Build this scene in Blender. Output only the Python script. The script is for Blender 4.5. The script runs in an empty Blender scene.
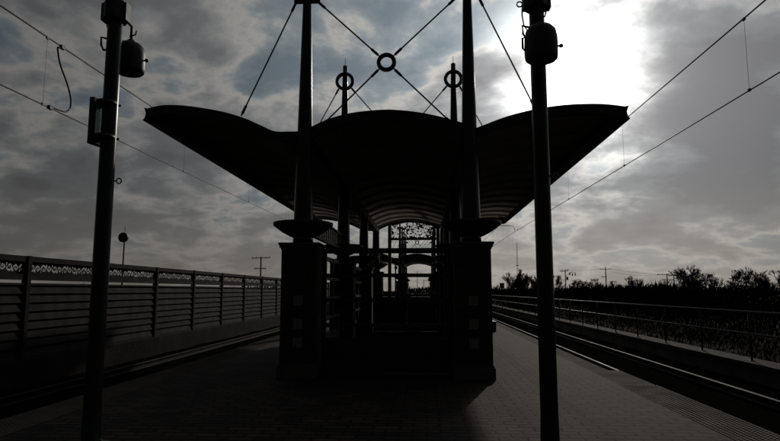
import bpy, math, random
random.seed(7)
sc = bpy.context.scene
col = sc.collection
PI = math.pi
EYE = 1.6

# ------------------------------------------------------------------ helpers
class MB:
    """collects faces, builds ONE mesh object"""
    def __init__(s): s.v = []; s.f = []; s.sm = []
    def add(s, vs, fs, smooth=False):
        b = len(s.v); s.v += [tuple(p) for p in vs]
        for f in fs: s.f.append(tuple(i + b for i in f)); s.sm.append(smooth)
        return s
    def box(s, x0, x1, y0, y1, z0, z1):
        v = [(x0,y0,z0),(x1,y0,z0),(x1,y1,z0),(x0,y1,z0),(x0,y0,z1),(x1,y0,z1),(x1,y1,z1),(x0,y1,z1)]
        return s.add(v, [(0,3,2,1),(4,5,6,7),(0,1,5,4),(1,2,6,5),(2,3,7,6),(3,0,4,7)])
    def tube(s, pts, r, n=8, cap=True, smooth=True):
        m = len(pts); rs = r if isinstance(r, (list, tuple)) else [r]*m
        rings = []
        for i, p in enumerate(pts):
            a = pts[max(0, i-1)]; b = pts[min(m-1, i+1)]
            t = [b[k]-a[k] for k in range(3)]; L = math.sqrt(sum(c*c for c in t)) or 1; t = [c/L for c in t]
            up = (0,0,1) if abs(t[2]) < .9 else (0,1,0)
            u = (t[1]*up[2]-t[2]*up[1], t[2]*up[0]-t[0]*up[2], t[0]*up[1]-t[1]*up[0])
            L = math.sqrt(sum(c*c for c in u)) or 1; u = [c/L for c in u]
            w = (t[1]*u[2]-t[2]*u[1], t[2]*u[0]-t[0]*u[2], t[0]*u[1]-t[1]*u[0])
            rings.append([tuple(p[k]+rs[i]*(math.cos(2*PI*j/n)*u[k]+math.sin(2*PI*j/n)*w[k]) for k in range(3)) for j in range(n)])
        v = [q for R_ in rings for q in R_]; f = []
        for i in range(m-1):
            for j in range(n):
                f.append((i*n+j, i*n+(j+1)%n, (i+1)*n+(j+1)%n, (i+1)*n+j))
        s.add(v, f, smooth)
        if cap:
            b = len(s.v)-len(v)
            s.f.append(tuple(b+j for j in reversed(range(n)))); s.sm.append(False)
            s.f.append(tuple(b+(m-1)*n+j for j in range(n))); s.sm.append(False)
        return s
    def lathe(s, prof, c=(0,0,0), n=24, smooth=True):
        m = len(prof); v = []; f = []
        for r, z in prof:
            for j in range(n):
                a = 2*PI*(j+.5)/n
                v.append((c[0]+r*math.cos(a), c[1]+r*math.sin(a), c[2]+z))
        for i in range(m-1):
            for j in range(n):
                f.append((i*n+j, i*n+(j+1)%n, (i+1)*n+(j+1)%n, (i+1)*n+j))
        f.append(tuple(reversed(range(n)))); f.append(tuple((m-1)*n+j for j in range(n)))
        return s.add(v, f, smooth)
    def sweep_y(s, prof, y0, y1, thick, steps=1, smooth=True):
        """profile (x,z) list extruded along y as a shell of given thickness (down)"""
        m = len(prof); nrm = []
        for i in range(m):
            a = prof[max(0,i-1)]; b = prof[min(m-1,i+1)]
            dx, dz = b[0]-a[0], b[1]-a[1]; L = math.hypot(dx, dz) or 1
            nx, nz = -dz/L, dx/L
            if nz < 0: nx, nz = -nx, -nz
            nrm.append((nx, nz))
        lo = [(p[0]-n[0]*thick, p[1]-n[1]*thick) for p, n in zip(prof, nrm)]
        v = []; f = []
        for k in range(steps+1):
            y = y0+(y1-y0)*k/steps
            v += [(p[0], y, p[1]) for p in prof] + [(p[0], y, p[1]) for p in lo]
        w = 2*m
        for k in range(steps):
            a, b = k*w, (k+1)*w
            for i in range(m-1):
                f.append((a+i, a+i+1, b+i+1, b+i)); f.append((a+m+i+1, a+m+i, b+m+i, b+m+i+1))
        s.add(v, f, smooth); b0 = len(s.v)-len(v)
        e = []
        for k, fl in ((0, False), (steps, True)):
            a = b0+k*w
            for i in range(m-1):
                q = (a+i, a+m+i, a+m+i+1, a+i+1); e.append(q[::-1] if fl else q)
        for k in range(steps):
            a, b = b0+k*w, b0+(k+1)*w
            e.append((a, b, b+m, a+m)); e.append((a+m-1, a+2*m-1, b+2*m-1, b+m-1))
        for q in e: s.f.append(q); s.sm.append(False)
        return s
    def build(s, name, mat, parent=None, loc=None, bevel=0):
        me = bpy.data.meshes.new(name); me.from_pydata(s.v, [], s.f); me.update()
        me.polygons.foreach_set('use_smooth', s.sm)
        if mat: me.materials.append(mat)
        o = bpy.data.objects.new(name, me); col.objects.link(o)
        if parent: o.parent = parent
        if loc: o.location = loc
        if bevel:
            b = o.modifiers.new('bevel', 'BEVEL'); b.width = bevel; b.segments = 2; b.limit_method = 'ANGLE'
        return o

def tag(o, label, cat, group=None):
    o['label'] = label; o['category'] = cat
    if group: o['group'] = group
    return o
def thing(name, label, cat, loc=(0,0,0), group=None):
    o = bpy.data.objects.new(name, None); col.objects.link(o); o.location = loc; o.empty_display_size = .2
    return tag(o, label, cat, group)
def struct(o): o['kind'] = 'structure'; return o
def stuff(o): o['kind'] = 'stuff'; return o
def dup(o, parent=None):
    c = o.copy(); col.objects.link(c)
    if parent: c.parent = parent
    for ch in list(o.children): dup(ch, c)
    return c
def rot_y(p, a): return p

# ------------------------------------------------------------------ materials
def mat(name, rgb, rough=.6, metal=0, var=.25, scale=8, bump=0, bscale=40, spec=.5, vcol=None):
    m = bpy.data.materials.new(name); m.use_nodes = True
    nt = m.node_tree; N = nt.nodes; L = nt.links; b = N['Principled BSDF']
    tc = N.new('ShaderNodeTexCoord'); no = N.new('ShaderNodeTexNoise')
    no.inputs['Scale'].default_value = scale; no.inputs['Detail'].default_value = 6
    L.new(tc.outputs['Object'], no.inputs['Vector'])
    mx = N.new('ShaderNodeMix'); mx.data_type = 'RGBA'
    c2 = vcol or tuple(c*(1-var) for c in rgb)
    mx.inputs[6].default_value = (*rgb, 1); mx.inputs[7].default_value = (*c2, 1)
    cr = N.new('ShaderNodeMapRange'); cr.inputs[1].default_value = .35; cr.inputs[2].default_value = .65
    L.new(no.outputs['Fac'], cr.inputs[0]); L.new(cr.outputs[0], mx.inputs[0]); L.new(mx.outputs[2], b.inputs['Base Color'])
    rr = N.new('ShaderNodeMapRange'); rr.inputs[3].default_value = max(.05, rough-.1); rr.inputs[4].default_value = min(1, rough+.1)
    L.new(no.outputs['Fac'], rr.inputs[0]); L.new(rr.outputs[0], b.inputs['Roughness'])
    b.inputs['Metallic'].default_value = metal; b.inputs['Specular IOR Level'].default_value = spec
    if bump:
        n2 = N.new('ShaderNodeTexNoise'); n2.inputs['Scale'].default_value = bscale; n2.inputs['Detail'].default_value = 8
        L.new(tc.outputs['Object'], n2.inputs['Vector'])
        bp = N.new('ShaderNodeBump'); bp.inputs['Strength'].default_value = bump; bp.inputs['Distance'].default_value = .05
        L.new(n2.outputs['Fac'], bp.inputs['Height']); L.new(bp.outputs['Normal'], b.inputs['Normal'])
    return m

def brick_mat(name, c1, c2, mortar, w, h, ms, vertical, rough=.8, bdist=.01, bstr=.6, spec=.2):
    m = bpy.data.materials.new(name); m.use_nodes = True
    nt = m.node_tree; N = nt.nodes; L = nt.links; b = N['Principled BSDF']
    tc = N.new('ShaderNodeTexCoord'); vec = tc.outputs['Object']
    if vertical:
        sp = N.new('ShaderNodeSeparateXYZ'); L.new(vec, sp.inputs[0])
        ad = N.new('ShaderNodeMath'); ad.operation = 'ADD'; L.new(sp.outputs[0], ad.inputs[0]); L.new(sp.outputs[1], ad.inputs[1])
        cb = N.new('ShaderNodeCombineXYZ'); L.new(ad.outputs[0], cb.inputs[0]); L.new(sp.outputs[2], cb.inputs[1]); vec = cb.outputs[0]
    br = N.new('ShaderNodeTexBrick'); L.new(vec, br.inputs['Vector'])
    br.inputs['Color1'].default_value = (*c1, 1); br.inputs['Color2'].default_value = (*c2, 1); br.inputs['Mortar'].default_value = (*mortar, 1)
    br.inputs['Scale'].default_value = 1; br.inputs['Brick Width'].default_value = w; br.inputs['Row Height'].default_value = h
    br.inputs['Mortar Size'].default_value = ms; br.inputs['Mortar Smooth'].default_value = .3
    no = N.new('ShaderNodeTexNoise'); no.inputs['Scale'].default_value = 1.3; no.inputs['Detail'].default_value = 7
    L.new(tc.outputs['Object'], no.inputs['Vector'])
    mr = N.new('ShaderNodeMapRange'); mr.inputs[1].default_value = .3; mr.inputs[2].default_value = .7; mr.inputs[3].default_value = .45; mr.inputs[4].default_value = 1.2
    L.new(no.outputs['Fac'], mr.inputs[0])
    mx = N.new('ShaderNodeMix'); mx.data_type = 'RGBA'; mx.blend_type = 'MULTIPLY'; mx.inputs[0].default_value = 1
    L.new(br.outputs['Color'], mx.inputs[6]); L.new(mr.outputs[0], mx.inputs[7]); L.new(mx.outputs[2], b.inputs['Base Color'])
    n2 = N.new('ShaderNodeTexNoise'); n2.inputs['Scale'].default_value = 35; n2.inputs['Detail'].default_value = 6
    L.new(tc.outputs['Object'], n2.inputs['Vector'])
    ht = N.new('ShaderNodeMath'); ht.operation = 'MULTIPLY_ADD'; ht.inputs[1].default_value = -1
    L.new(br.outputs['Fac'], ht.inputs[0])
    ml = N.new('ShaderNodeMath'); ml.operation = 'MULTIPLY'; ml.inputs[1].default_value = .35; L.new(n2.outputs['Fac'], ml.inputs[0])
    L.new(ml.outputs[0], ht.inputs[2])
    bp = N.new('ShaderNodeBump'); bp.inputs['Strength'].default_value = bstr; bp.inputs['Distance'].default_value = bdist
    L.new(ht.outputs[0], bp.inputs['Height']); L.new(bp.outputs['Normal'], b.inputs['Normal'])
    b.inputs['Roughness'].default_value = rough; b.inputs['Specular IOR Level'].default_value = spec
    return m

STEEL = mat('dark_painted_steel', (.024,.026,.025), .55, 0, .3, 6, spec=.3)
MAST = mat('mast_paint', (.016,.015,.014), .24, .1, .3, 5, spec=.4)
ROOF = mat('roof_metal', (.48,.46,.44), .65, 0, .35, 2, spec=.3)
GALV = mat('galvanised_pipe', (.20,.20,.20), .38, .85, .3, 10)
RAILM = mat('worn_rail_steel', (.05,.047,.044), .70, .4, .75, 1.3, spec=.35)
PATCHY = mat('patchy_rail_steel', (.05,.045,.042), .66, .4, .85, 1.1, spec=.35)
PLAIN = mat('plain_edge_paving', (.055,.044,.037), .92, 0, .4, 1.6, .3, 30, spec=.15)
WALLM = mat('grey_retaining_wall', (.16,.15,.14), .95, 0, .45, 1.4, .4, 16, spec=.1)
RUST = mat('rusty_rail_steel', (.035,.024,.018), .8, .2, .4, 9, spec=.2)
CABLE = mat('cable', (.035,.035,.035), .5, .2, .2, 10)
BLACK = mat('black_plastic', (.015,.015,.016), .5, 0, .3, 10)
LAMP = mat('lamp_housing', (.04,.04,.039), .5, .2, .3, 12, spec=.3)
POLE = mat('pole_paint', (.015,.019,.022), .32, 0, .35, 5, spec=.28)
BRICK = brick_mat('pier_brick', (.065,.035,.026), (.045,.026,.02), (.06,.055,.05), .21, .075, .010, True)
STONE = mat('cast_stone', (.09,.083,.075), .85, 0, .25, 5, .2, 50, spec=.2)
TILE = mat('pale_glazed_tile', (.17,.165,.155), .4, 0, .2, 20)
PAVER = brick_mat('brick_pavers', (.066,.048,.038), (.022,.0175,.015), (.006,.005,.005), .31, .155, .020, False, .84, .028, 1.0, .2)
TACT = mat('tactile_strip', (.105,.09,.075), .85, 0, .35, 3, .15, 60, spec=.2)
CONC = mat('concrete', (.085,.078,.07), .95, 0, .45, 2.5, .35, 25, spec=.15)
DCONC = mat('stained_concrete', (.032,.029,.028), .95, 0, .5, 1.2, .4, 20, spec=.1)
BALLAST = mat('ballast', (.012,.011,.010), 1, 0, .5, 20, 1.0, 14, spec=0)
GROUND = mat('dry_grass_ground', (.032,.03,.02), .98, 0, .5, .35, .9, 6, vcol=(.014,.015,.009), spec=.05)
FENCE = mat('fence_metal', (.013,.014,.0155), .8, .1, .4, 3, spec=.15)
WOOD = mat('weathered_pole_wood', (.06,.05,.042), .9, 0, .3, 8, .4, 30)
BARK = mat('bark', (.03,.026,.022), .9, 0, .3, 8, spec=.15)
SCRUB = mat('winter_scrub', (.014,.013,.009), .98, 0, .5, 1.2, vcol=(.012,.010,.008), spec=0)
TEAL = mat('teal_sign_face', (.28,.55,.55), .25, 0, .15, 6)
CANVAS = mat('ribbed_translucent_sheet', (.5,.46,.40), .6, 0, .25, 6)
_n = CANVAS.node_tree.nodes; _t = _n.new('ShaderNodeBsdfTransparent'); _t.inputs['Color'].default_value = (.74,.70,.65,1)
_x = _n.new('ShaderNodeMixShader'); _x.inputs[0].default_value = .75
CANVAS.node_tree.links.new(_n['Principled BSDF'].outputs[0], _x.inputs[1]); CANVAS.node_tree.links.new(_t.outputs[0], _x.inputs[2])
CANVAS.node_tree.links.new(_x.outputs[0], _n['Material Output'].inputs['Surface'])

# ------------------------------------------------------------------ camera
cd = bpy.data.cameras.new('camera'); cam = bpy.data.objects.new('camera', cd); col.objects.link(cam)
cam.location = (0, 0, EYE); cam.rotation_euler = (math.radians(96.9), 0, math.radians(3.45))
cd.sensor_width = 36; cd.lens = 36*580/780; cd.clip_end = 6000; cd.clip_start = .05
sc.camera = cam

# ------------------------------------------------------------------ ground, platform, tracks
PX0, PX1 = -5.3, 3.93           # platform edges
g = MB()
xs = [-2500,-300,-60,-20,-9,7.5,9,12,16,30,80,400,2500]; zs = [-.9,-.9,-.9,-.8,-.62,-.62,-.55,-.75,-.9,-.9,-.9,-.9,-.9]
ys = [-60,-10,30,90,250,800,3500]
v = [(x, y, z) for y in ys for x, z in zip(xs, zs)]; n = len(xs)
g.add(v, [(j*n+i, j*n+i+1, (j+1)*n+i+1, (j+1)*n+i) for j in range(len(ys)-1) for i in range(n-1)])
struct(g.build('ground', GROUND))

pl = MB(); pl.box(PX0+.62, PX1-.62, -8, 112, -.6, 0); struct(pl.build('platform_paving', PAVER))
EY = 12.3                        # beyond here the right edge steps back a little
struct(MB().box(PX0, PX0+.617, -8, 112, -.6, -.004).build('platform_edge_left', CONC))
struct(MB().box(PX1-.617, PX1, -8, EY, -.6, -.004).box(PX1-.617, 3.70, EY+.002, 112, -.6, -.005).build('platform_edge_right', PLAIN))
for nm, x0, x1, ye in (('left', PX0, PX0+.617, 40), ('right', PX1-.617, PX1, 10.4)):
    t = MB()
    t.box(x0+.01, x1-.005, -8, ye, -.0035, .004)
    k = 9
    y = 3.0
    while y < min(24, ye-.05):
        for i in range(k):
            cx = x0+.055+i*(.617-.11)/(k-1); r0, r1 = .021, .013
            vs = [(cx+r0*math.cos(a*PI/3), y+r0*math.sin(a*PI/3), .003) for a in range(6)] + [(cx+r1*math.cos(a*PI/3), y+r1*math.sin(a*PI/3), .0115) for a in range(6)]
            t.add(vs, [(a, (a+1) % 6, 6+(a+1) % 6, 6+a) for a in range(6)] + [tuple(range(6, 12))])
        y += .0632
    struct(t.build('tactile_paving_'+nm, TACT))

def trackbed(name, x0, x1):
    m = MB(); nx, ny = 14, 260
    vs = []
    for j in range(ny+1):
        yy = -8+(j/ny)**1.6*420
        for i in range(nx+1):
            vs.append((x0+(x1-x0)*i/nx, yy, -.47+random.uniform(-.02, .025)))
    m.add(vs, [(j*(nx+1)+i, j*(nx+1)+i+1, (j+1)*(nx+1)+i+1, (j+1)*(nx+1)+i) for j in range(ny) for i in range(nx)])
    return struct(m.build(name, BALLAST))
trackbed('track_bed_left', -8.7, PX0-.003)
trackbed('track_bed_right', 3.703, 7.38)

def rail(x, label, mt=None):
    prof = [(-.07,-.15),(.07,-.15),(.07,-.135),(.012,-.12),(.012,-.04),(.034,-.032),(.034,-.008),(.020,0),(-.020,0),(-.034,-.008),(-.034,-.032),(-.012,-.04),(-.012,-.12),(-.07,-.135)]
    m = MB(); n = len(prof); ysr = [-8, 60, 420]
    vs = [(x+a, y, -.29+b) for y in ysr for a, b in prof]
    m.add(vs, [(j*n+i, j*n+(i+1) % n, (j+1)*n+(i+1) % n, (j+1)*n+i) for j in range(len(ysr)-1) for i in range(n)] + [tuple(range(n)), tuple(2*n+i for i in reversed(range(n)))])
    tag(m.build('steel_rail', mt or RAILM), label, 'rail', 'steel rails of the two tracks')
rail(4.60, 'steel rail running close beside the right platform edge, glinting in patches', PATCHY)
rail(6.10, 'shiny steel rail on the right, next to the low concrete wall')
rail(-6.08, 'steel rail hugging the left platform edge', RUST)
rail(-7.52, 'steel rail in the shadow below the scrollwork fence wall', RUST)

# walls beyond the tracks
w = MB(); w.box(7.4, 7.72, -8, 170, -.75, -.14)
lw = tag(w.build('retaining_wall', WALLM), 'low concrete retaining wall beyond the right track carrying the pipe railing', 'wall')
MB().box(7.36, 7.98, -8, 170, -.137, -.03).build('coping', CONC, lw)
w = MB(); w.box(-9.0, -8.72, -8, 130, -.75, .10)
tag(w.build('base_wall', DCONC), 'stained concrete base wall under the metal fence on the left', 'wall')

# ------------------------------------------------------------------ left scrollwork fence
FX = -8.85
fence = thing('metal_fence', 'dark metal fence with scrollwork band and horizontal slats on the left', 'fence', (FX, 9.0, .10))
def scroll_mesh():
    m = MB(); W, H, z0 = 2.98, .27, 1.871; nx, ny = 220, 20
    def hole(u, v):
        if abs(v) > H/2-.022 or u < .1 or u > W-.1: return False
        T = .40; k = int(u//T); uu = u-k*T; s = 1 if k % 2 else -1
        vv = v*s
        # two curling scrolls and small leaves in every repeat
        for cx, cy, r, fl in ((.11,-.01,.082,1), (.30,.012,.070,-1)):
            dx, dy = uu-cx, (vv-cy)*fl; d = math.hypot(dx, dy); a = math.atan2(dy, dx)
            sp = r*(.40+.60*((a+PI)/(2*PI)))
            if abs(d-sp) < .0165: return True
            if d < .016: return True
        if abs(vv-(.055*math.sin(uu*2*PI/T)+.02)) < .014: return True
        if (uu-.205)**2/.0009+(vv-.06)**2/.0016 < 1: return True
        if (uu-.02)**2/.0004+(vv+.065)**2/.0012 < 1: return True
        return False
    idx = {}
    def vid(i, j):
        if (i, j) not in idx:
            idx[(i, j)] = len(m.v); m.v.append((0, i*W/nx+.06, z0+j*H/ny))
        return idx[(i, j)]
    for i in range(nx):
        for j in range(ny):
            if not hole((i+.5)*W/nx, (j+.5)*H/ny-H/2):
                m.f.append((vid(i,j), vid(i+1,j), vid(i+1,j+1), vid(i,j+1))); m.sm.append(False)
    return m
post0 = MB().box(-.07,.07,-.06,.06,0,2.27)
slats = MB()
prof = []
for k in range(8):                      # overlapping lapped boards, one pressed sheet
    z = .065+k*.196; prof += [(.045,z),(.012,z+.15),(-.02,z+.165),(-.02,z+.19)]
prof.append((.045, .065+8*.196-.003))
n_ = len(prof)
vs = [(x,y,z) for y in (.07,3.03) for x, z in prof] + [(x-.02,y,z) for y in (.07,3.03) for x, z in prof]
for i in range(n_-1):
    slats.f += [(i,n_+i,n_+i+1,i+1),(2*n_+i,2*n_+i+1,3*n_+i+1,3*n_+i)]; slats.sm += [False]*2
slats.v = vs
rails = [('mid_rail', MB().box(-.04,.04,.07,3.03,1.735,1.87)), ('top_rail', MB().box(-.05,.05,.07,3.03,2.14,2.262)),
         ('bottom_rail', MB().box(-.05,.052,.07,3.03,.0,.058)), ('slat_cap', MB().box(-.045,.05,.07,3.03,1.632,1.668))]
first = True
for k in range(26):
    y = .45-3.12+3.12*k+3.0
    if first:
        po = post0.build('post', FENCE, fence, (0,y,0)); sl = slats.build('slat_panel', FENCE, fence, (0,y,0))
        fr = [b.build(n_, FENCE, fence, (0,y,0)) for n_, b in rails]; sb = scroll_mesh().build('scroll_band', FENCE, fence, (0,y,0))
        so = sb.modifiers.new('thickness', 'SOLIDIFY'); so.thickness = .008
        first = False
    else:
        for o in [po, sl, sb]+fr:
            c = o.copy(); col.objects.link(c); c.parent = fence; c.location = (0,y,0)

# ------------------------------------------------------------------ right pipe railing
pr = thing('pipe_railing', 'galvanised two-rail pipe railing on the low wall beyond the right track', 'railing', (7.62, 8, -.03))
for nm, z, r in (('top_rail', 1.13, .030), ('mid_rail', .62, .022)):
    MB().tube([(0,-9,z),(0,30,z),(0,150,z)], r, 10).build(nm, GALV, pr)
pm = MB().tube([(0,0,0),(0,0,1.10)], .026, 8).lathe([(.07,0),(.07,.012)], n=12)
p0 = None
for k in range(36):
    y = -1.0+2.45*k
    if p0 is None: p0 = pm.build('post', STEEL, pr, (0,y,0))
    else:
        c = p0.copy(); col.objects.link(c); c.parent = pr; c.location = (0,y,0)

# ------------------------------------------------------------------ canopy
S = 11.1/10.9
AX = -.74
MX = 1.62                       # mast offset from the axis
def P(l): return [(x*S, 1.6+(z-1.6)*S) for x, z in l]
LW = P([(-5.489,5.175),(-5.32,5.215),(-5.144,5.24),(-4.838,5.232),(-4.43,5.178),(-3.921,5.074),(-3.516,4.944),(-3.172,4.787),(-2.911,4.672),(-2.62,4.66),(-2.40,4.662)])
CV = P([(-2.30,4.69),(-2.025,4.825),(-1.75,4.93),(-1.438,5.005),(-1.08,5.047),(-.715,5.063),(-.35,5.035),(-.03,4.985),(.27,4.915),(.511,4.845),(.78,4.76),(.95,4.69)])
RW = P([(1.0,4.672),(1.16,4.731),(1.548,4.875),(2.044,5.005),(2.50,5.075),(2.93,5.104),(3.397,5.094),(3.803,5.036)])
def interp(prof, n=40):
    # smooth the measured outline with Catmull-Rom
    out = []
    m = len(prof)
    for i in range(m-1):
        p0_, p1, p2, p3 = prof[max(0,i-1)], prof[i], prof[i+1], prof[min(m-1,i+2)]
        for k in range(5):
            t = k/5
            out.append(tuple(.5*((2*p1[q])+(-p0_[q]+p2[q])*t+(2*p0_[q]-5*p1[q]+4*p2[q]-p3[q])*t*t+(-p0_[q]+3*p1[q]-3*p2[q]+p3[q])*t**3) for q in (0,1)))
    out.append(prof[-1]); return out
LW, CV, RW = interp(LW), interp(CV), interp(RW)
MAST_R = lambda z: .195-.0222*(z-2.6)

def rod(name, a, b, parent, r=.016):
    # tie rod with thicker turnbuckle ends
    d = [b[i]-a[i] for i in range(3)]; L = math.sqrt(sum(c*c for c in d))
    q = lambda t: tuple(a[i]+d[i]*t for i in range(3))
    e = .22/L
    return MB().tube([q(0), q(e*.2), q(e*.25), q(e), q(e*1.1), q(1-e*1.1), q(1-e), q(1-e*.25), q(1-e*.2), q(1)],
                     [r, r, r*1.8, r*1.8, r, r, r*1.8, r*1.8, r, r], 8).build(name, STEEL, parent)
def ring_mesh(R_, r, axis_y=True, n=32, k=10):
    v = []; f = []
    for i in range(n):
        a = 2*PI*i/n
        for j in range(k):
            b = 2*PI*j/k; rr = R_+r*math.cos(b)
            v.append((rr*math.cos(a), r*1.3*math.sin(b), rr*math.sin(a)))
    for i in range(n):
        for j in range(k):
            f.append((i*k+j, i*k+(j+1) % k, ((i+1) % n)*k+(j+1) % k, ((i+1) % n)*k+j))
    return MB().add(v, f, True)

def canopy(y0, bays, step, drop, label, mast_top=8.32):
    t = thing('station_canopy', label, 'canopy', (AX, y0, 0), 'vaulted platform canopies')
    ylen = bays*step+.5
    sh = lambda prof, dz=0: [(x-AX, z-drop+dz) for x, z in prof]
    MB().sweep_y(sh(CV), 0, ylen, .06, 1).build('vault_roof', ROOF, t)
    MB().sweep_y(sh(LW), 0, ylen, .06, 1).build('wing_roof', ROOF, t)
    MB().sweep_y(sh(RW), 0, ylen, .06, 1).build('wing_roof', ROOF, t)
    # front and back fascias: curved bands just proud of the shells
    for ya, yb in ((-.05, -.002), (ylen+.002, ylen+.05)):
        MB().sweep_y(sh(CV,.015), ya, yb, .20).build('fascia', STEEL, t)
        MB().sweep_y(sh(LW,.015), ya, yb, .20).build('fascia', STEEL, t)
        MB().sweep_y(sh(RW,.015), ya, yb, .20).build('fascia', STEEL, t)
    # gutters along the outer eaves (open C section) and valley beams over the masts
    for s, (ex, ez) in ((-1, sh(LW)[0]), (1, sh(RW)[-1])):
        pr_ = [(0,.02),(.055,.03),(.03,-.03),(.012,-.09),(.025,-.16),(.07,-.23),(-.02,-.25),(-.30,-.26)]
        m = MB(); n_ = len(pr_)
        vs = [(ex+s*a, y, ez+b) for y in (-.06, ylen+.06) for a, b in pr_]
        vs += [(ex+s*(a-.016), y, ez+b-.012) for y in (-.06, ylen+.06) for a, b in pr_]
        fs = []
        for i in range(n_-1):
            fs += [(i, i+1, n_+i+1, n_+i), (2*n_+i+1, 2*n_+i, 3*n_+i, 3*n_+i+1), (i, 2*n_+i, 2*n_+i+1, i+1), (n_+i, n_+i+1, 3*n_+i+1, 3*n_+i)]
        fs += [(0, n_, 3*n_, 2*n_), (n_-1, 3*n_-1, 4*n_-1, 2*n_-1)]
        m.add(vs, fs); m.build('eave_gutter', STEEL, t)
        MB().box(s*MX-.13, s*MX+.13, -.02, ylen, 4.40-drop, 4.64-drop).build('valley_beam', STEEL, t)
    # arched ribs under the shells
    nr = int(bays*4)
    rb = None
    for k in range(nr+1):
        y = .25+k*(ylen-.6)/nr
        if rb is None:
            m = MB()
            for pf in (CV, LW, RW): m.sweep_y(sh(pf,-.062), 0, .07, .085)
            rb = m.build('roof_rib', ROOF, t, (0,y,0))
        else:
            c = rb.copy(); col.objects.link(c); c.parent = t; c.location = (0,y,0)
    # masts, rings, rods
    for b in range(bays+1):
        y = b*step
        for s in (-1, 1):
            zs_ = [2.45, 2.6, 4.0, 5.0, 6.0, 7.0, 7.8, mast_top]
            ms = MB().lathe([(MAST_R(z), z) for z in zs_], (s*MX, y, 0), 16).build('mast', MAST, t)
            MB().lathe([(.018,0),(.018,.03),(.008,.05),(.008,.23),(.002,.25)], (s*MX, y, mast_top), 8).build('finial', STEEL, ms)
            MB().lathe([(.20,2.62),(.26,2.645),(.40,2.72),(.52,2.81),(.575,2.85),(.58,2.905),(.55,2.915),(.21,2.90)], (s*MX, y, 0), 28).build('uplight_bowl', LAMP, ms)
            if b in (0, bays):
                MB().box(s*MX-.27, s*MX+.27, y-.02, y+.02, 7.42, 7.60).build('bracket', STEEL, ms)
        zr = 6.13
        if b in (0, bays):
            yy = y-.0
            ring_mesh(.155, .043).build('brace_ring', STEEL, t, (0,yy,zr))
            for s in (-1, 1):
                rod('tie_rod', (s*(MX-.20), yy, 7.47), (s*.135, yy, zr+.125), t)
                rod('tie_rod', (s*.135, yy, zr-.125), (s*(MX-.28), yy, 4.80-drop), t)
                rod('tie_rod', (s*(MX+.22), yy, 7.47), (s*(MX+1.27+.03), yy, 5.08-drop), t)
        else:
            zr = 7.83-.0
            for s in (-1, 1):
                ring_mesh(.235, .052).build('brace_ring', STEEL, t, (s*MX, y-.05, zr))
                rod('tie_rod', (s*(MX+.16), y-.05, zr-.19), (s*(MX+1.55), y-.05, 5.02-drop), t)
                rod('tie_rod', (s*(MX-.17), y-.05, zr-.18), (s*-.75, y-.05, 5.07-drop), t)
    return t
Y1, STEP = 11.1, 5.6
canopy(Y1, 3, STEP, 0, 'large vaulted steel canopy with winged roof over the near platform')
Y2 = 54.8
canopy(Y2, 3, STEP, .06, 'smaller looking far vaulted canopy seen through the near canopy down the platform')

# brick piers carrying the masts
pier = thing('brick_pier', 'x', 'pier', (0,0,0), 'brick piers under the canopy masts')
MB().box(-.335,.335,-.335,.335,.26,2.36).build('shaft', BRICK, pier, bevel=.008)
MB().box(-.375,.375,-.375,.375,0,.22).box(-.355,.355,-.355,.355,.22,.26).build('plinth', STONE, pier, bevel=.01)
MB().box(-.345,.345,-.345,.345,2.36,2.40).box(-.37,.37,-.37,.37,2.40,2.45).box(-.39,.39,-.39,.39,2.45,2.50).build('cap', STONE, pier, bevel=.008)
for z in (1.33, .90, .56):
    MB().box(-.09,.09,-.341,-.335,z,z+.18).build('tile_inset', TILE, pier)
ords = ['nearest', 'second', 'third', 'farthest']
n = 0
for yc, cn in ((Y1, 'near canopy'), (Y2, 'far canopy')):
    for b in range(4):
        for s, side in ((-1, 'left'), (1, 'right')):
            o = pier if n == 0 else dup(pier)
            o.location = (AX+s*MX, yc+b*STEP, 0)
            o['label'] = f'{ords[b]} square brick pier with stone cap on the {side} side under the {cn}'
            n += 1

# ------------------------------------------------------------------ steel windscreens between the piers
def screen(label, x0, y0, x1, y1, nposts, kick, zs=(.03,.48,.95,1.42,1.89,2.36), ptop=2.40):
    t = thing('windscreen', label, 'windscreen', (x0, y0, 0), 'steel windscreens between the piers')
    dx, dy = x1-x0, y1-y0; L = math.hypot(dx, dy); t.rotation_euler = (0,0,math.atan2(dy,dx))
    for i in range(nposts):
        x = L*i/(nposts-1)
        MB().box(x-.042, x+.042, -.042, .042, 0, ptop).build('post', STEEL, t)
    for z in zs:
        h = .036 if z < 2.3 else .05
        m = MB()
        for i in range(nposts-1):
            m.box(L*i/(nposts-1)+.0425, L*(i+1)/(nposts-1)-.0425, -.03, .03, z-h, z+h)
        m.build('transom', STEEL, t)
    if kick:
        m = MB()
        for i in range(nposts-1):
            m.box(L*i/(nposts-1)+.0445, L*(i+1)/(nposts-1)-.0445, -.008, .008, .07, kick)
        m.build('kick_panel', STEEL, t)
    return t
xl, xr = AX-MX, AX+MX
screen('dark steel windscreen with open bays spanning between the two nearest piers', xl+.43, Y1, xr-.42, Y1, 2, .72)
a = screen('side windscreen with ribbed translucent top between the two nearest left piers', xl, Y1+.43, xl, Y1+STEP-.43, 4, .60)
m = MB()
L = STEP-.86
zg = []; k = 0.0; q = 0
while k <= L: zg.append((k, (.05, .05, -.0, -.0)[q % 4])); k += .075; q += 1
n_ = len(zg)
m.add([(x, y, z) for z in (2.805, 3.155) for x, y in zg]+[(x, y-.006, z) for z in (2.805, 3.155) for x, y in zg],
      [f for i in range(n_-1) for f in ((i, i+1, n_+i+1, n_+i), (2*n_+i+1, 2*n_+i, 3*n_+i, 3*n_+i+1))])
m.build('ribbed_panel', CANVAS, a)
k = .0
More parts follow.
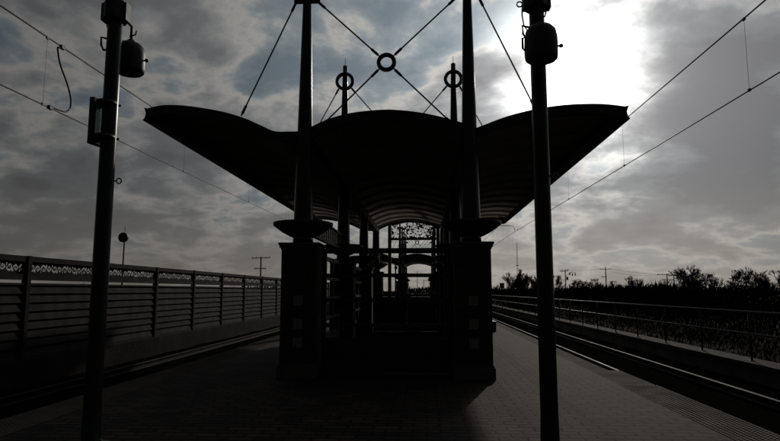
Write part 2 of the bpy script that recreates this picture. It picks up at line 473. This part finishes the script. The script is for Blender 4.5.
while k < L: MB().box(k-.02, k+.02, -.03, -.008, 2.805, 3.155).build('panel_rib', STEEL, a); k += .30
MB().box(0, L, -.04, .045, 2.73, 2.80).build('panel_rail', STEEL, a); MB().box(0, L, -.03, .045, 3.16, 3.20).build('panel_rail', STEEL, a)
for q in (-.045, L+.005): MB().box(q, q+.04, -.03, .03, 2.41, 3.20).build('panel_strut', STEEL, a)
screen('side windscreen between the two nearest right piers', xr, Y1+.43, xr, Y1+STEP-.43, 4, .60)
screen('side windscreen behind the second left pier', xl, Y1+STEP+.43, xl, Y1+2*STEP-.43, 4, .60)
screen('side windscreen behind the second right pier', xr, Y1+STEP+.43, xr, Y1+2*STEP-.43, 4, .60)

screen('cross windscreen with tall solid panel between the third pair of piers', xl+.43, Y1+2*STEP, xr-.42, Y1+2*STEP, 3, 1.36, (.03,.48,.95,1.42), 1.46)

# small bench half hidden behind the right pier
bn = thing('platform_bench', 'low dark backless bench standing behind the nearest right brick pier', 'bench', (2.45, 23.2, 0))
m = MB()
for i in range(4): m.box(-.35+i*.18, -.35+i*.18+.15, 0, 2.0, .36, .40)
m.build('seat', STEEL, bn)
for y in (.2, 1.7): MB().box(-.33,.33,y,y+.06,0,.358).build('leg', STEEL, bn)

# ------------------------------------------------------------------ scrollwork gateway beyond the canopy
PY = 38.8
gt = thing('gateway', 'steel gateway with pierced ornamental panel standing between the two canopies', 'gateway', (AX, PY, 0))
for s in (-1, 1):
    MB().box(s*1.62-.11, s*1.62+.11, -.11, .11, 0, 6.35).build('post', STEEL, gt)
MB().box(-1.505, 1.505, -.07, .07, 4.97, 5.11).build('beam', STEEL, gt)
arch = [(-1.5+3.0*i/24, 6.02+.28*(1-((i-12)/12)**2)) for i in range(25)]
MB().sweep_y(arch, -.06, .06, .12).build('beam', STEEL, gt)
m = MB(); W = 2.98; nx, ny = 170, 64; idx = {}
rnd = random.Random(3); blobs = [(rnd.uniform(-1.45,1.45), rnd.uniform(5.16,6.16), rnd.uniform(.022,.055), rnd.uniform(0,PI), rnd.uniform(1.2,2.6)) for _ in range(330)]
cells = {}
for bx, bz, br, ba, be in blobs:
    for i in range(int((bx-.16+1.49)/W*nx), int((bx+.16+1.49)/W*nx)+2):
        for j in range(int((bz-.16-5.11)/1.2*ny), int((bz+.16-5.11)/1.2*ny)+2):
            x = -1.49+(i+.5)*W/nx; z = 5.11+(j+.5)*1.2/ny
            u = (x-bx)*math.cos(ba)+(z-bz)*math.sin(ba); w_ = -(x-bx)*math.sin(ba)+(z-bz)*math.cos(ba)
            w_ += .8*u*u/.06*.3
            if (u/(br*be))**2+(w_/br)**2 < 1: cells[(i,j)] = 1
def vid(i, j):
    if (i,j) not in idx: idx[(i,j)] = len(m.v); m.v.append((-1.49+i*W/nx, 0, 5.11+j*1.2/ny))
    return idx[(i,j)]
for i in range(nx):
    for j in range(ny):
        x = -1.49+(i+.5)*W/nx; z = 5.11+(j+.5)*1.2/ny
        if (i,j) in cells or z > 5.92+.28*(1-(x/1.5)**2): continue
        m.f.append((vid(i,j),vid(i+1,j),vid(i+1,j+1),vid(i,j+1))); m.sm.append(False)
o = m.build('pierced_panel', STEEL, gt); so = o.modifiers.new('thickness','SOLIDIFY'); so.thickness = .02

# ------------------------------------------------------------------ lamp posts with bell lamps
def lamp_post(x, y, label, front=False):
    t = thing('lamp_post', label, 'lamp post', (x, y, 0), 'lamp posts along the platform')
    p = MB().lathe([(.20,0),(.20,.03),(.115,.05),(.094,.10),(.087,.4),(.083,2.5),(.077,5.4),(.05,5.44),(.01,5.46)], n=20).build('pole', POLE, t)
    MB().lathe([(.125,4.60),(.135,4.61),(.135,4.80),(.125,4.81)], n=8, smooth=False).box(-.145,-.085,-.05,.05,4.60,4.80).box(.085,.145,-.05,.05,4.60,4.80).build('clamp', BLACK, p)
    # small side bracket and hook ring
    m = MB().tube([(-.08,0,4.40),(-.155,0,4.42),(-.15,0,4.33),(-.12,0,4.27),(-.08,0,4.27)], .013, 6); m.build('side_bracket', BLACK, p)
    rg = ring_mesh(.028, .007, n=16, k=6); rg.tube([(-.07,0,0),(-.028,0,0)], .008, 6); rg.build('hook', BLACK, p, (.145,0,2.78))
    # hanging bell lamp on the far side of the pole
    lx, ly, lz = (-.02, -.27, -.19) if front else (.03, .30, 0)
    sg_ = -1 if front else 1
    MB().tube([(0,sg_*.06,4.70),(.01,sg_*.2,4.71),(lx,ly,4.68),(lx,ly,4.50+lz)], .016, 8).tube([(lx-.02,ly,4.56+lz),(lx+.05,ly,4.58+lz),(lx+.06,ly,4.63+lz)], .009, 6).build('lamp_arm', BLACK, t)
    sh = MB().lathe([(.03,4.52),(.04,4.51),(.06,4.48),(.11,4.465),(.150,4.42),(.165,4.34),(.168,4.24),(.166,4.16),(.160,4.125),(.145,4.11),(.02,4.115)], (lx,ly,lz), 28).build('lamp_shade', LAMP, t)
    MB().tube([(lx+.16,ly,4.26+lz),(lx+.195,ly,4.26+lz)], .010, 8).lathe([(.006,-.022),(.022,-.01),(.022,.01),(.006,.022)], (lx+.20,ly,4.26+lz), 10).build('knob', BLACK, sh)
    MB().tube([(lx-.15,ly,4.36+lz),(lx-.185,ly,4.35+lz),(lx-.185,ly,4.24+lz),(lx-.165,ly,4.22+lz)], .012, 6).build('latch', BLACK, sh)
    # loose cable loop
    pts = [(-.13+.05*math.cos(a)-.02, .05, 4.62+.05*math.sin(a)) for a in [PI*.5+PI*1.5*i/10 for i in range(11)]]
    MB().tube([(-.10,.03,4.72)]+[(-.17+.03*math.cos(2*PI*i/10), .05, 4.69+.03*math.sin(2*PI*i/10)) for i in range(11)]+[(-.14,.08,4.58),(-.11,.16,4.50),(-.06,.24,4.48),(0,.28,4.50)], .008, 6).build('cable_loop', CABLE, t)
    return t
pL = lamp_post(-3.45, 6.0, 'near lamp post on the left with a teal sign box fixed to its side')
pR = lamp_post(1.215, 6.0, 'near lamp post on the right in front of the sun glare', True)
for x, s in ((-3.45,'left'), (1.215,'right')):
    t = dup(pL); t.location = (x, 68, 0); t['label'] = f'distant lamp post on the {s} side beyond the far canopy front'
# sign box on the left post
sg = thing('sign_box', 'narrow dark sign box with teal face clamped to the left lamp post', 'sign', (-3.572, 6.10, 3.2))
sg.rotation_euler = (0,0,math.radians(-9))
MB().box(-.035,.024,-.20,.20,-.02,.50).build('housing', BLACK, sg, bevel=.008)
MB().box(.0245,.030,-.165,.155,.05,.43).build('sign_face', TEAL, sg)
for z in (.06, .44):
    MB().tube([(.031,-.13,z),(.06,-.13,z),(.08,-.10,z)], .012, 6).tube([(.031,-.0,z),(.215,-.02,z)], .014, 6).lathe([(.105,z-.02),(.105,z+.02)], (.125,-.13,0), 20).build('clamp', BLACK, sg)

# ------------------------------------------------------------------ overhead wires
def zcon(y): return 4.82+.0085*min(y, 35)
def zmes(y):
    t = ((y+19) % 54)/54       # supports 54 m apart, one at y=35
    return 6.42-.26*4*t*(1-t)
def catenary(x, label, jumper):
    t = thing('overhead_wire', label, 'overhead wires', (x, 35, 4.5), 'overhead line over the tracks')
    ysw = [-10+2.25*i for i in range(0, 100)]
    L_ = lambda pts: [(0, y-35, z-4.5) for y, z in pts]
    MB().tube(L_([(y, zmes(y)) for y in ysw]), .013, 6).build('messenger_wire', CABLE, t)
    MB().tube(L_([(y, zcon(y)) for y in ysw]), .011, 6).build('contact_wire', CABLE, t)
    for k in range(9):
        y = 9.65+6.1*k
        m = MB().tube(L_([(y, zcon(y)), (y, zmes(y))]), .0028, 5)
        for z in (zcon(y)+.01, zmes(y)-.01): m.box(-.015,.015,y-35-.03,y-35+.03,z-4.5-.025,z-4.5+.02)
        m.build('dropper', CABLE, t)
    if jumper:
        q = [(10.08,zmes(10.08)),(9.98,zmes(10)-.05),(9.95,6.07),(10.05,5.82),(10.28,5.55),(10.42,5.33),(10.45,5.18),(10.42,5.06),(10.28,4.97),(10.0,4.94),(9.86,zcon(9.86)+.015)]
        mm = []
        for i in range(len(q)-1):
            p0_, p1, p2, p3 = q[max(0,i-1)], q[i], q[i+1], q[min(len(q)-1,i+2)]
            for k in range(4):
                u = k/4; mm.append(tuple(.5*((2*p1[c])+(-p0_[c]+p2[c])*u+(2*p0_[c]-5*p1[c]+4*p2[c]-p3[c])*u*u+(-p0_[c]+3*p1[c]-3*p2[c]+p3[c])*u**3) for c in (0,1)))
        mm.append(q[-1])
        m = MB().tube(L_(mm), .017, 8)
        for y, z in (q[0], q[-1]): m.box(-.03,.03,y-35-.05,y-35+.05,z-4.5-.04,z-4.5+.03)
        m.build('jumper_cable', CABLE, t)
    return t
catenary(-6.8, 'overhead wires with a drooping jumper cable above the left track', True)
catenary(5.4, 'overhead wires with thin droppers above the right track', False)
# pole with side arm that holds the right wires
def catenary_pole(x, y, h, reach, label):
    t = thing('catenary_pole', label, 'catenary pole', (x, y, -.0), 'poles holding the overhead wires')
    MB().lathe([(.16,0),(.15,.3),(.10,h)], n=12).build('pole', STEEL, t)
    for s, r in reach:
        MB().tube([(s*.1,0,zcon(y)+.45),(s*(r-.3),0,zcon(y)+.36)], .022, 6).tube([(s*(r-.3),0,zcon(y)+.36),(s*(r-.05),0,zcon(y)+.30),(s*r,0,zcon(y)+.02)], .014, 6).build('steady_arm', STEEL, t)
        MB().tube([(s*.1,0,5.6),(s*r,0,zmes(y)+.02)], .025, 6).tube([(s*.1,0,6.9),(s*r*.9,0,zmes(y)+.03)], .014, 6).build('bracket_arm', STEEL, t)
    return t
catenary_pole(1.85, 35, 7.3, ((1, 3.55),), 'catenary pole behind the right piers with an arm over the right track')
catenary_pole(-3.3, 89, 7.3, ((-1, 3.5),), 'distant catenary pole left of the far canopy on the platform')

# ------------------------------------------------------------------ small things far down the line
def post_thing(name, label, cat, x, y, top, r=.06, z0=-.85, group=None, mt=STEEL):
    t = thing(name, label, cat, (x, y, z0), group)
    MB().lathe([(r,0),(r*.8,top-z0)], n=8).build('post', mt, t); return t
for i, (x, y, top, arm) in enumerate(((-4.1, 140, 5.9, 0), (-2.0, 150, 6.6, 0), (-.4, 160, 4.6, 1))):
    t = post_thing('lineside_post', ['thin distant post left of the others under the far arch', 'tallest thin distant post under the far arch', 'thin distant post with a short arm under the far arch'][i], 'post', x, y, top, .09)
    if arm: MB().tube([(0,0,top+.6),(2.1,0,top+.55)], .05, 6).tube([(2.1,0,top+.55),(2.1,0,top+.1)], .05, 6).build('arm', STEEL, t)
# round disc beyond the fence
t = post_thing('round_signal', 'round dark disc on a thin post rising behind the scrollwork fence', 'signal', -14.0, 26.2, 4.1, .045)
m = MB(); d = [(.23*math.cos(2*PI*i/24), .23*math.sin(2*PI*i/24)) for i in range(24)]
m.add([(x,-.05,z) for x, z in d]+[(x,.05,z) for x, z in d], [tuple(reversed(range(24))), tuple(range(24,48))]+[(i,(i+1)%24,24+(i+1)%24,24+i) for i in range(24)])
o = m.build('disc', BLACK, t, (-.06,0,4.92)); MB().tube([(0,0,5.12),(0,0,5.42)], .012, 6).build('antenna', BLACK, t)
# square sign beyond the right track
t = post_thing('trackside_sign', 'small dark square sign on a post beside the right track', 'sign', 7.15, 55, 2.25, .03, -.45)
MB().box(-.21,.21,-.07,-.035,2.30,2.76).build('sign_plate', BLACK, t)

# utility poles
def utility_pole(x, y, top, label, arms, extra=False):
    t = thing('utility_pole', label, 'utility pole', (x, y, -.9), 'wooden utility poles beyond the tracks')
    T = top+.9
    MB().lathe([(.17,0),(.12,T)], n=10).build('pole', WOOD, t)
    for dz, wl, wr, tilt in arms:
        m = MB(); z = T-dz
        m.add([(-wl,-.2,z-.07-tilt),(wr,-.2,z-.07+tilt),(wr,-.08,z-.07+tilt),(-wl,-.08,z-.07-tilt),(-wl,-.2,z+.07-tilt),(wr,-.2,z+.07+tilt),(wr,-.08,z+.07+tilt),(-wl,-.08,z+.07-tilt)],
              [(0,3,2,1),(4,5,6,7),(0,1,5,4),(1,2,6,5),(2,3,7,6),(3,0,4,7)])
        ar = m.build('crossarm', WOOD, t)
        for u in (-wl+.12, -wl*.5, wr*.5, wr-.12):
            MB().lathe([(.03,0),(.06,.06),(.03,.13),(.055,.2),(.02,.26)], (u,-.14,z+.06+tilt*u/max(wl,wr)), 8).build('insulator', BLACK, ar)
    if extra:
        MB().lathe([(.08,0),(.28,.05),(.30,.5),(.28,.9),(.06,.98)], (.45,-.3,T-3.0), 12).build('transformer', LAMP, t)
        m = MB().tube([(0,0,T-2.1),(1.9,0,T-.5)], .05, 6)
        for u, z in ((1.25,T-.75),(2.0,T-1.0),(2.8,T-.95)):
            m.lathe([(.05,-.8),(.16,-.7),(.16,-.15),(.05,0)], (u,0,z), 8)
        m.tube([(1.2,0,T-.75),(3.0,0,T-.75)], .04, 6).build('switch_gear', BLACK, t)
    return t
UP = [(40.2,170,7.6,[(.15,1.6,1.0,.12),(.5,1.3,.8,.1)],True,'utility pole with a tilted crossarm and hanging switchgear'),
      (51.6,170,8.4,[(.7,1.7,1.6,0),(2.9,1.3,.2,0)],False,'tallest utility pole with two crossarms on the right'),
      (64.6,160,6.1,[(.2,2.6,.6,0),(1.6,1.4,1.6,0)],False,'short utility pole with long crossarm left of the big bare tree'),
      (67.2,162,5.9,[(.25,1.6,1.8,0),(1.7,1.4,.9,0)],False,'short utility pole nearest the big bare tree'),
      (-31.5,110,8.1,[(.25,1.75,1.85,.06),(2.3,1.2,1.1,0)],False,'utility pole with crossarms standing beyond the left fence')]
for x, y, top, arms, ex, lb in UP: utility_pole(x, y, top, lb, arms, ex)
def sag(name, label, a, b, s, r=.02):
    pts = []
    for i in range(17):
        t_ = i/16; pts.append((a[0]+(b[0]-a[0])*t_, a[1]+(b[1]-a[1])*t_, a[2]+(b[2]-a[2])*t_-s*4*t_*(1-t_)))
    tag(MB().tube(pts, r, 5).build(name, CABLE), label, 'wire', 'wires between the utility poles')
sag('utility_wire', 'thin wire between the tilted-crossarm pole and the tallest pole', (40.2,170,7.5), (50.2,170,7.85), .25)
sag('utility_wire', 'thin upper wire from the tallest pole down to the short poles', (53.0,170,7.9), (62.6,160,6.0), .3, .03)
sag('utility_wire', 'thin lower wire from the tallest pole down to the short poles', (50.5,170,7.9), (62.4,160,5.9), .9)
sag('utility_wire', 'thin wire running right from the short poles over the scrub', (68.5,162,5.7), (140,178,5.6), 1.0)

# lattice mast far away
t = thing('lattice_mast', 'very thin lattice radio mast on the horizon above the scrub', 'mast', (47.0, 300, -.9))
m = MB(); H = 27.0
for a in range(3):
    c, s_ = math.cos(a*2*PI/3), math.sin(a*2*PI/3)
    m.tube([(.35*c,.35*s_,0),(.25*c,.25*s_,H)], .045, 4)
k = 0
while k < H-1:
    for a in range(3):
        a2 = (a+1) % 3
        m.tube([(.32*math.cos(a*2*PI/3),.32*math.sin(a*2*PI/3),k),(.32*math.cos(a2*2*PI/3),.32*math.sin(a2*2*PI/3),k+1)], .025, 3, cap=False)
    k += 1
m.build('tower', STEEL, t)
MB().box(-.7,.7,-.5,.5,H*.56,H*.56+.3).build('antenna', STEEL, t)

# ------------------------------------------------------------------ trees and scrub
def bare_tree(seed, h, spread, levels=5, upright=.6):
    R_ = random.Random(seed); trunk = MB(); crown = MB()
    def grow(p, d, L, r, lev):
        n_ = 3; pts = [p]; rs = [r]
        for i in range(n_):
            d = [d[k]+R_.uniform(-.16,.16) for k in range(3)]; d[2] += .06*upright
            l = math.sqrt(sum(c*c for c in d)); d = [c/l for c in d]
            p = tuple(p[k]+d[k]*L/n_ for k in range(3)); pts.append(p); rs.append(max(.011, r*(1-.45*(i+1)/n_)))
        (trunk if lev <= 1 else crown).tube(pts, rs, 6 if lev <= 1 else 3, cap=False)
        if lev >= levels: return
        kids = R_.randint(3, 4) if lev else R_.randint(4, 6)
        for c in range(kids):
            t_ = R_.uniform(.45, 1.0) if c else 1.0
            i = min(n_, max(1, int(round(t_*n_)))); q = pts[i]
            a = R_.uniform(0, 2*PI); tilt = R_.uniform(.25, .85)*spread
            nd = [d[0]+math.cos(a)*tilt, d[1]+math.sin(a)*tilt, d[2]*1.0+R_.uniform(-.1,.25)]
            l = math.sqrt(sum(x*x for x in nd)); nd = [x/l for x in nd]
            grow(q, nd, L*R_.uniform(.58,.78), rs[i]*R_.uniform(.55,.75), lev+1)
    grow((0,0,0), (0,0,1), h*.24, h*.032, 0)
    return trunk, crown
tpro = []
for seed, h, sp, lv, up in ((1, 6, 1.0, 6, .5), (2, 6, .6, 5, 1.2), (5, 6, 1.25, 6, .4), (9, 6, .62, 6, .9)):
    tpro.append((bare_tree(seed, h, sp, lv, up), []))
def place_tree(kind, x, y, h, label, rz=0):
    (tr, cr), store = tpro[kind]
    t = thing('bare_tree', label, 'tree', (x, y, -.9), 'bare winter trees beyond the tracks')
    zmax = max(v_[2] for v_ in cr.v)
    s = (h+1.5)/zmax; t.scale = (s, s, s); t.rotation_euler = (0,0,rz)
    if not store:
        store += [tr.build('trunk', BARK, t), cr.build('crown', BARK, t)]
    else:
        for o in store:
            c = o.copy(); col.objects.link(c); c.parent = t
# position from picture measurements: (kind, px, Y, height)
def xat(px, y): return y*math.tan(math.atan((px-390)/580)-math.radians(3.45))
TR = [(2, 686, 78, 4.5, 'widest bare bushy tree on the right horizon, left of the dark scrub'),
      (2, 751, 70, 3.9, 'bare spreading tree rising from scrub at the far right'),
      (0, 779, 66, 3.4, 'bare tree cut by the right edge of the picture'),
      (1, 636, 150, 4.3, 'small bare tree just left of the paired short utility poles'),
      (1, 627, 150, 4.9, 'small upright bare tree right of the tallest utility pole'),
      (0, 611, 150, 3.6, 'low bare tree touching the tallest utility pole on its right'),
      (0, 594, 150, 4.2, 'low bare tree just left of the tallest utility pole'),
      (2, 580, 150, 4.2, 'low round bare tree right of the tilted-crossarm pole'),
      (0, 557, 120, 4.3, 'bare tree half hidden behind the right lamp post'),
      (3, 527, 90, 4.6, 'slender upright bare tree left of the right lamp post'),
      (3, 519, 92, 4.0, 'slender bare tree in the middle of the clump left of the lamp post'),
      (1, 511, 95, 3.4, 'short bare tree at the left end of the clump near the square sign'),
      (3, 532, 88, 4.0, 'slender bare tree touching the right lamp post on its left'),
      (1, 664, 130, 3.6, 'low bare tree between the utility poles and the widest bare tree'),
      (0, 706, 84, 3.6, 'smaller bare tree at the right flank of the widest bare tree')]
for i, (k, px, y, h, lb) in enumerate(TR): place_tree(k, xat(px, y), y, h, lb, i*1.1)

def scrub(name, regions, seed):
    R_ = random.Random(seed); m = MB()
    for (n_, fx, fy, fh, ln, wd_) in regions:
        for _ in range(n_):
            y = fy(R_); x = fx(R_, y); top = fh(x, y)
            z = -.9+(top+.75)*(R_.random()**.7); L = ln*R_.uniform(.5, 1.6); w = wd_*R_.uniform(.5, 1.4)
            lean = R_.uniform(-.8, .8); a = R_.uniform(0, PI)
            dx, dy = math.cos(a), math.sin(a)
            tx, ty, tz = x+dx*lean*L, y+dy*lean*L, z+L*R_.uniform(.45, 1)
            px_, py_ = -dy*w+dx*w*.4, dx*w+dy*w*.4
            m.add([(x-px_,y-py_,z),(x+px_,y+py_,z),((x+tx)/2+px_,(y+ty)/2+py_,(z+tz)/2+.05*L),(tx,ty,tz),((x+tx)/2-px_,(y+ty)/2-py_,(z+tz)/2-.05*L)], [(0,1,2,3,4)])
    return stuff(m.build(name, SCRUB))
from math import sin
hN = lambda x, y: (.90 if x > 12 else .2)+.010*y+.26*sin(y*.31+.6)+.12*sin(y*.83)+.12*sin(y*1.3+1)+.10*sin(y*2.9+x)+.08*sin(y*7.1+x*3)
scrub('scrub', [(70000, lambda R_, y: 12.0+abs(R_.gauss(0,1))*3.0+y*.05, lambda R_: 6+64*R_.random()**1.15, hN, .21, .012),
                (26000, lambda R_, y: 8.4+R_.random()**.6*4, lambda R_: 5+75*R_.random()**1.2, lambda x, y: -.30+.22*max(0, x-9)+.2*sin(y*.7+x)+.15*sin(y*2.1), .17, .011),
                (30000, lambda R_, y: 15+R_.random()*16+y*.13, lambda R_: 60+110*R_.random(), lambda x, y: 1.75+.4*sin(y*.21)+.35*sin(x*.7+y*.5), .7, .04)], 4)
scrub('low_thicket', [(14000, lambda R_, y: R_.uniform(10.5, 24), lambda R_: R_.uniform(70, 125), lambda x, y: 1.7+.5*sin(x*.9+y*.3)+.3*sin(y*.8), .6, .028)], 8)
scrub('distant_trees', [(22000, lambda R_, y: R_.uniform(-220, 330), lambda R_: R_.uniform(260, 330), lambda x, y: 1.8+1.1*sin(x*.07)+.9*sin(x*.23+2)+.5*sin(x*.71), 1.5, .2)], 6)

# ------------------------------------------------------------------ light: sun lamp and clouded sky
AZ, EL = math.radians(14.8), math.radians(20.6)
sd = (math.sin(AZ)*math.cos(EL), math.cos(AZ)*math.cos(EL), math.sin(EL))
sl_ = bpy.data.lights.new('sun', 'SUN'); so_ = bpy.data.objects.new('sun', sl_); col.objects.link(so_)
sl_.energy = 2.3; sl_.angle = math.radians(1.0); sl_.color = (1, .90, .78)
so_.rotation_euler = (PI/2-EL, 0, PI-AZ)
so_.location = (20, 60, 30)

wd = bpy.data.worlds.new('World'); sc.world = wd; wd.use_nodes = True
nt = wd.node_tree; N = nt.nodes; Lk = nt.links; bg = N['Background']
def math_(op, a, b=None, c=None, clamp=False):
    n_ = N.new('ShaderNodeMath'); n_.operation = op; n_.use_clamp = clamp
    for i, q in enumerate((a, b, c)):
        if q is None: continue
        if isinstance(q, (int, float)): n_.inputs[i].default_value = q
        else: Lk.new(q, n_.inputs[i])
    return n_.outputs[0]
def mrange(v_, a, b, c, d, smooth=True):
    n_ = N.new('ShaderNodeMapRange'); n_.interpolation_type = 'SMOOTHSTEP' if smooth else 'LINEAR'
    Lk.new(v_, n_.inputs[0])
    for i, q in enumerate((a, b, c, d)): n_.inputs[i+1].default_value = q
    return n_.outputs[0]
def mixc(f, a, b, blend='MIX'):
    n_ = N.new('ShaderNodeMix'); n_.data_type = 'RGBA'; n_.blend_type = blend
    for i, q in ((0, f), (6, a), (7, b)):
        if isinstance(q, (int, float)): n_.inputs[i].default_value = q
        elif isinstance(q, tuple): n_.inputs[i].default_value = (*q, 1)
        else: Lk.new(q, n_.inputs[i])
    return n_.outputs[2]
sky = N.new('ShaderNodeTexSky'); sky.sky_type = 'NISHITA'; sky.sun_disc = False
sky.sun_elevation = EL; sky.sun_rotation = AZ
tc = N.new('ShaderNodeTexCoord'); D = tc.outputs['Generated']
nv = N.new('ShaderNodeVectorMath'); nv.operation = 'NORMALIZE'; Lk.new(D, nv.inputs[0]); D = nv.outputs[0]
sp = N.new('ShaderNodeSeparateXYZ'); Lk.new(D, sp.inputs[0])
dt = N.new('ShaderNodeVectorMath'); dt.operation = 'DOT_PRODUCT'; Lk.new(D, dt.inputs[0]); dt.inputs[1].default_value = sd
ang = math_('MULTIPLY', math_('ARCCOSINE', math_('MINIMUM', dt.outputs['Value'], 1.0)), 180/PI)
# cloud sheet seen in perspective
zc = math_('ADD', math_('MAXIMUM', sp.outputs[2], 0.0), .30)
cb = N.new('ShaderNodeCombineXYZ')
Lk.new(math_('DIVIDE', sp.outputs[0], zc), cb.inputs[0]); Lk.new(math_('DIVIDE', sp.outputs[1], zc), cb.inputs[1])
def noise(vec, scale, detail, dist, off, rough=.55):
    mp = N.new('ShaderNodeMapping'); mp.inputs['Location'].default_value = off; Lk.new(vec, mp.inputs['Vector'])
    n_ = N.new('ShaderNodeTexNoise'); n_.inputs['Scale'].default_value = scale; n_.inputs['Detail'].default_value = detail
    n_.inputs['Distortion'].default_value = dist; n_.inputs['Roughness'].default_value = rough
    Lk.new(mp.outputs[0], n_.inputs['Vector']); return n_.outputs['Fac']
n1 = noise(cb.outputs[0], 2.8, 10, .15, (3.1, 1.7, 0), .57)
n2 = noise(cb.outputs[0], 1.0, 4, .3, (7.3, 2.2, 0), .5)
n3 = noise(cb.outputs[0], 9.0, 8, .4, (1.3, 9.1, 0), .6)
den = math_('ADD', math_('MULTIPLY', n1, .69), math_('ADD', math_('MULTIPLY', n2, .26), math_('MULTIPLY', n3, .05)))
# the large cloud banks and openings of this sky (direction, width in degrees, thickness)
BANKS = [
    ((0.3989,0.8659,0.3020), 6.5, 0.17),
    ((0.4608,0.8187,0.3427), 3.5, -0.05),
    ((0.3390,0.9148,0.2198), 4.5, 0.03),
    ((0.1212,0.9389,0.3222), 3.5, 0.13),
    ((0.4670,0.8531,0.2325), 5.5, 0.12),
    ((-0.0549,0.9106,0.4097), 6.0, -0.06),
    ((-0.3473,0.8673,0.3566), 6.5, 0.07),
    ((-0.2137,0.8747,0.4349), 5.0, -0.07),
    ((-0.5291,0.7813,0.3310), 5.0, -0.05),
    ((-0.4324,0.8701,0.2364), 3.5, -0.04),
    ((-0.5447,0.8252,0.1496), 8.0, 0.07),
    ((-0.3221,0.9306,0.1741), 6.0, 0.03),
    ((0.3802,0.9154,0.1320), 6.0, 0.05),
    ((-0.4754,0.7857,0.3959), 5.0, 0.05),
    ((0.2235,0.9633,0.1489), 4.0, 0.03),
    ((0.4045,0.8929,0.1978), 4.0, -0.02),
    ]
for d_, w_, a_ in BANKS:
    q = N.new('ShaderNodeVectorMath'); q.operation = 'DOT_PRODUCT'; Lk.new(D, q.inputs[0]); q.inputs[1].default_value = d_
    k2 = 2/math.radians(w_)**2          # exp(-(angle/w)^2) through 1-cos
    den = math_('ADD', den, math_('MULTIPLY', a_, math_('POWER', 2.71828, math_('MULTIPLY', math_('SUBTRACT', q.outputs['Value'], 1.0), k2))))
den = math_('ADD', math_('MULTIPLY', math_('SUBTRACT', den, .5), 1.45), .5)
# thin cloud bright and cool, cloud edges bright and warm, thick cloud dark
cr = N.new('ShaderNodeValToRGB'); Lk.new(den, cr.inputs[0])
e = cr.color_ramp.elements
e[0].position = .36; e[0].color = (.52,.64,.74,1)
e[1].position = .72; e[1].color = (.48,.48,.50,1)
for p_, c_ in ((.43,(.78,.88,.94,1)), (.475,(1.36,1.32,1.25,1)), (.52,(.97,.97,.97,1)), (.58,(.63,.65,.665,1))):
    q = e.new(p_); q.color = c_
contrast = mrange(sp.outputs[2], .0, .20, .45, 1.0)
cl = mixc(contrast, (1.08,.98,.84), cr.outputs[0])
# brightness falls off away from the sun
base = math_('ADD', mrange(ang, 55.0, 110.0, .165, .06), math_('MULTIPLY', 2.0, math_('POWER', 2.71828, math_('DIVIDE', ang, -18.0))))
comb = N.new('ShaderNodeCombineColor')
for i in range(3): Lk.new(base, comb.inputs[i])
cl = mixc(1.0, cl, comb.outputs[0], 'MULTIPLY')
# ragged bright opening round the sun
a2 = math_('ADD', ang, math_('MULTIPLY', math_('SUBTRACT', n1, .5), 15.0))
core = math_('MULTIPLY', 12.0, math_('POWER', 2.71828, math_('MULTIPLY', -1.0, math_('POWER', math_('DIVIDE', math_('MAXIMUM', a2, 0.0), 4.4), 2.0))))
cc = N.new('ShaderNodeCombineColor')
for i, k in enumerate((1.0, 1.0, .97)): Lk.new(math_('MULTIPLY', core, k), cc.inputs[i])
cl = mixc(1.0, cl, cc.outputs[0], 'ADD')
cl10 = mixc(1.0, cl, (12.,12.,12.), 'MULTIPLY')
# clear gaps show a little of the physical sky
gap = mrange(den, .36, .46, .12, .03)
skyk = mixc(1.0, sky.outputs[0], (.45,.45,.45), 'MULTIPLY')
final = mixc(gap, cl10, skyk)
Lk.new(final, bg.inputs['Color']); bg.inputs['Strength'].default_value = .10

# ------------------------------------------------------------------ render settings
sc.render.engine = 'CYCLES'
sc.cycles.use_denoising = True
try: sc.cycles.denoiser = 'OPENIMAGEDENOISE'
except Exception: pass
sc.cycles.max_bounces = 6
sc.view_settings.view_transform = 'Standard'; sc.view_settings.look = 'None'
sc.view_settings.exposure = -1.6; sc.view_settings.gamma = 1
sc.view_settings.use_curve_mapping = False
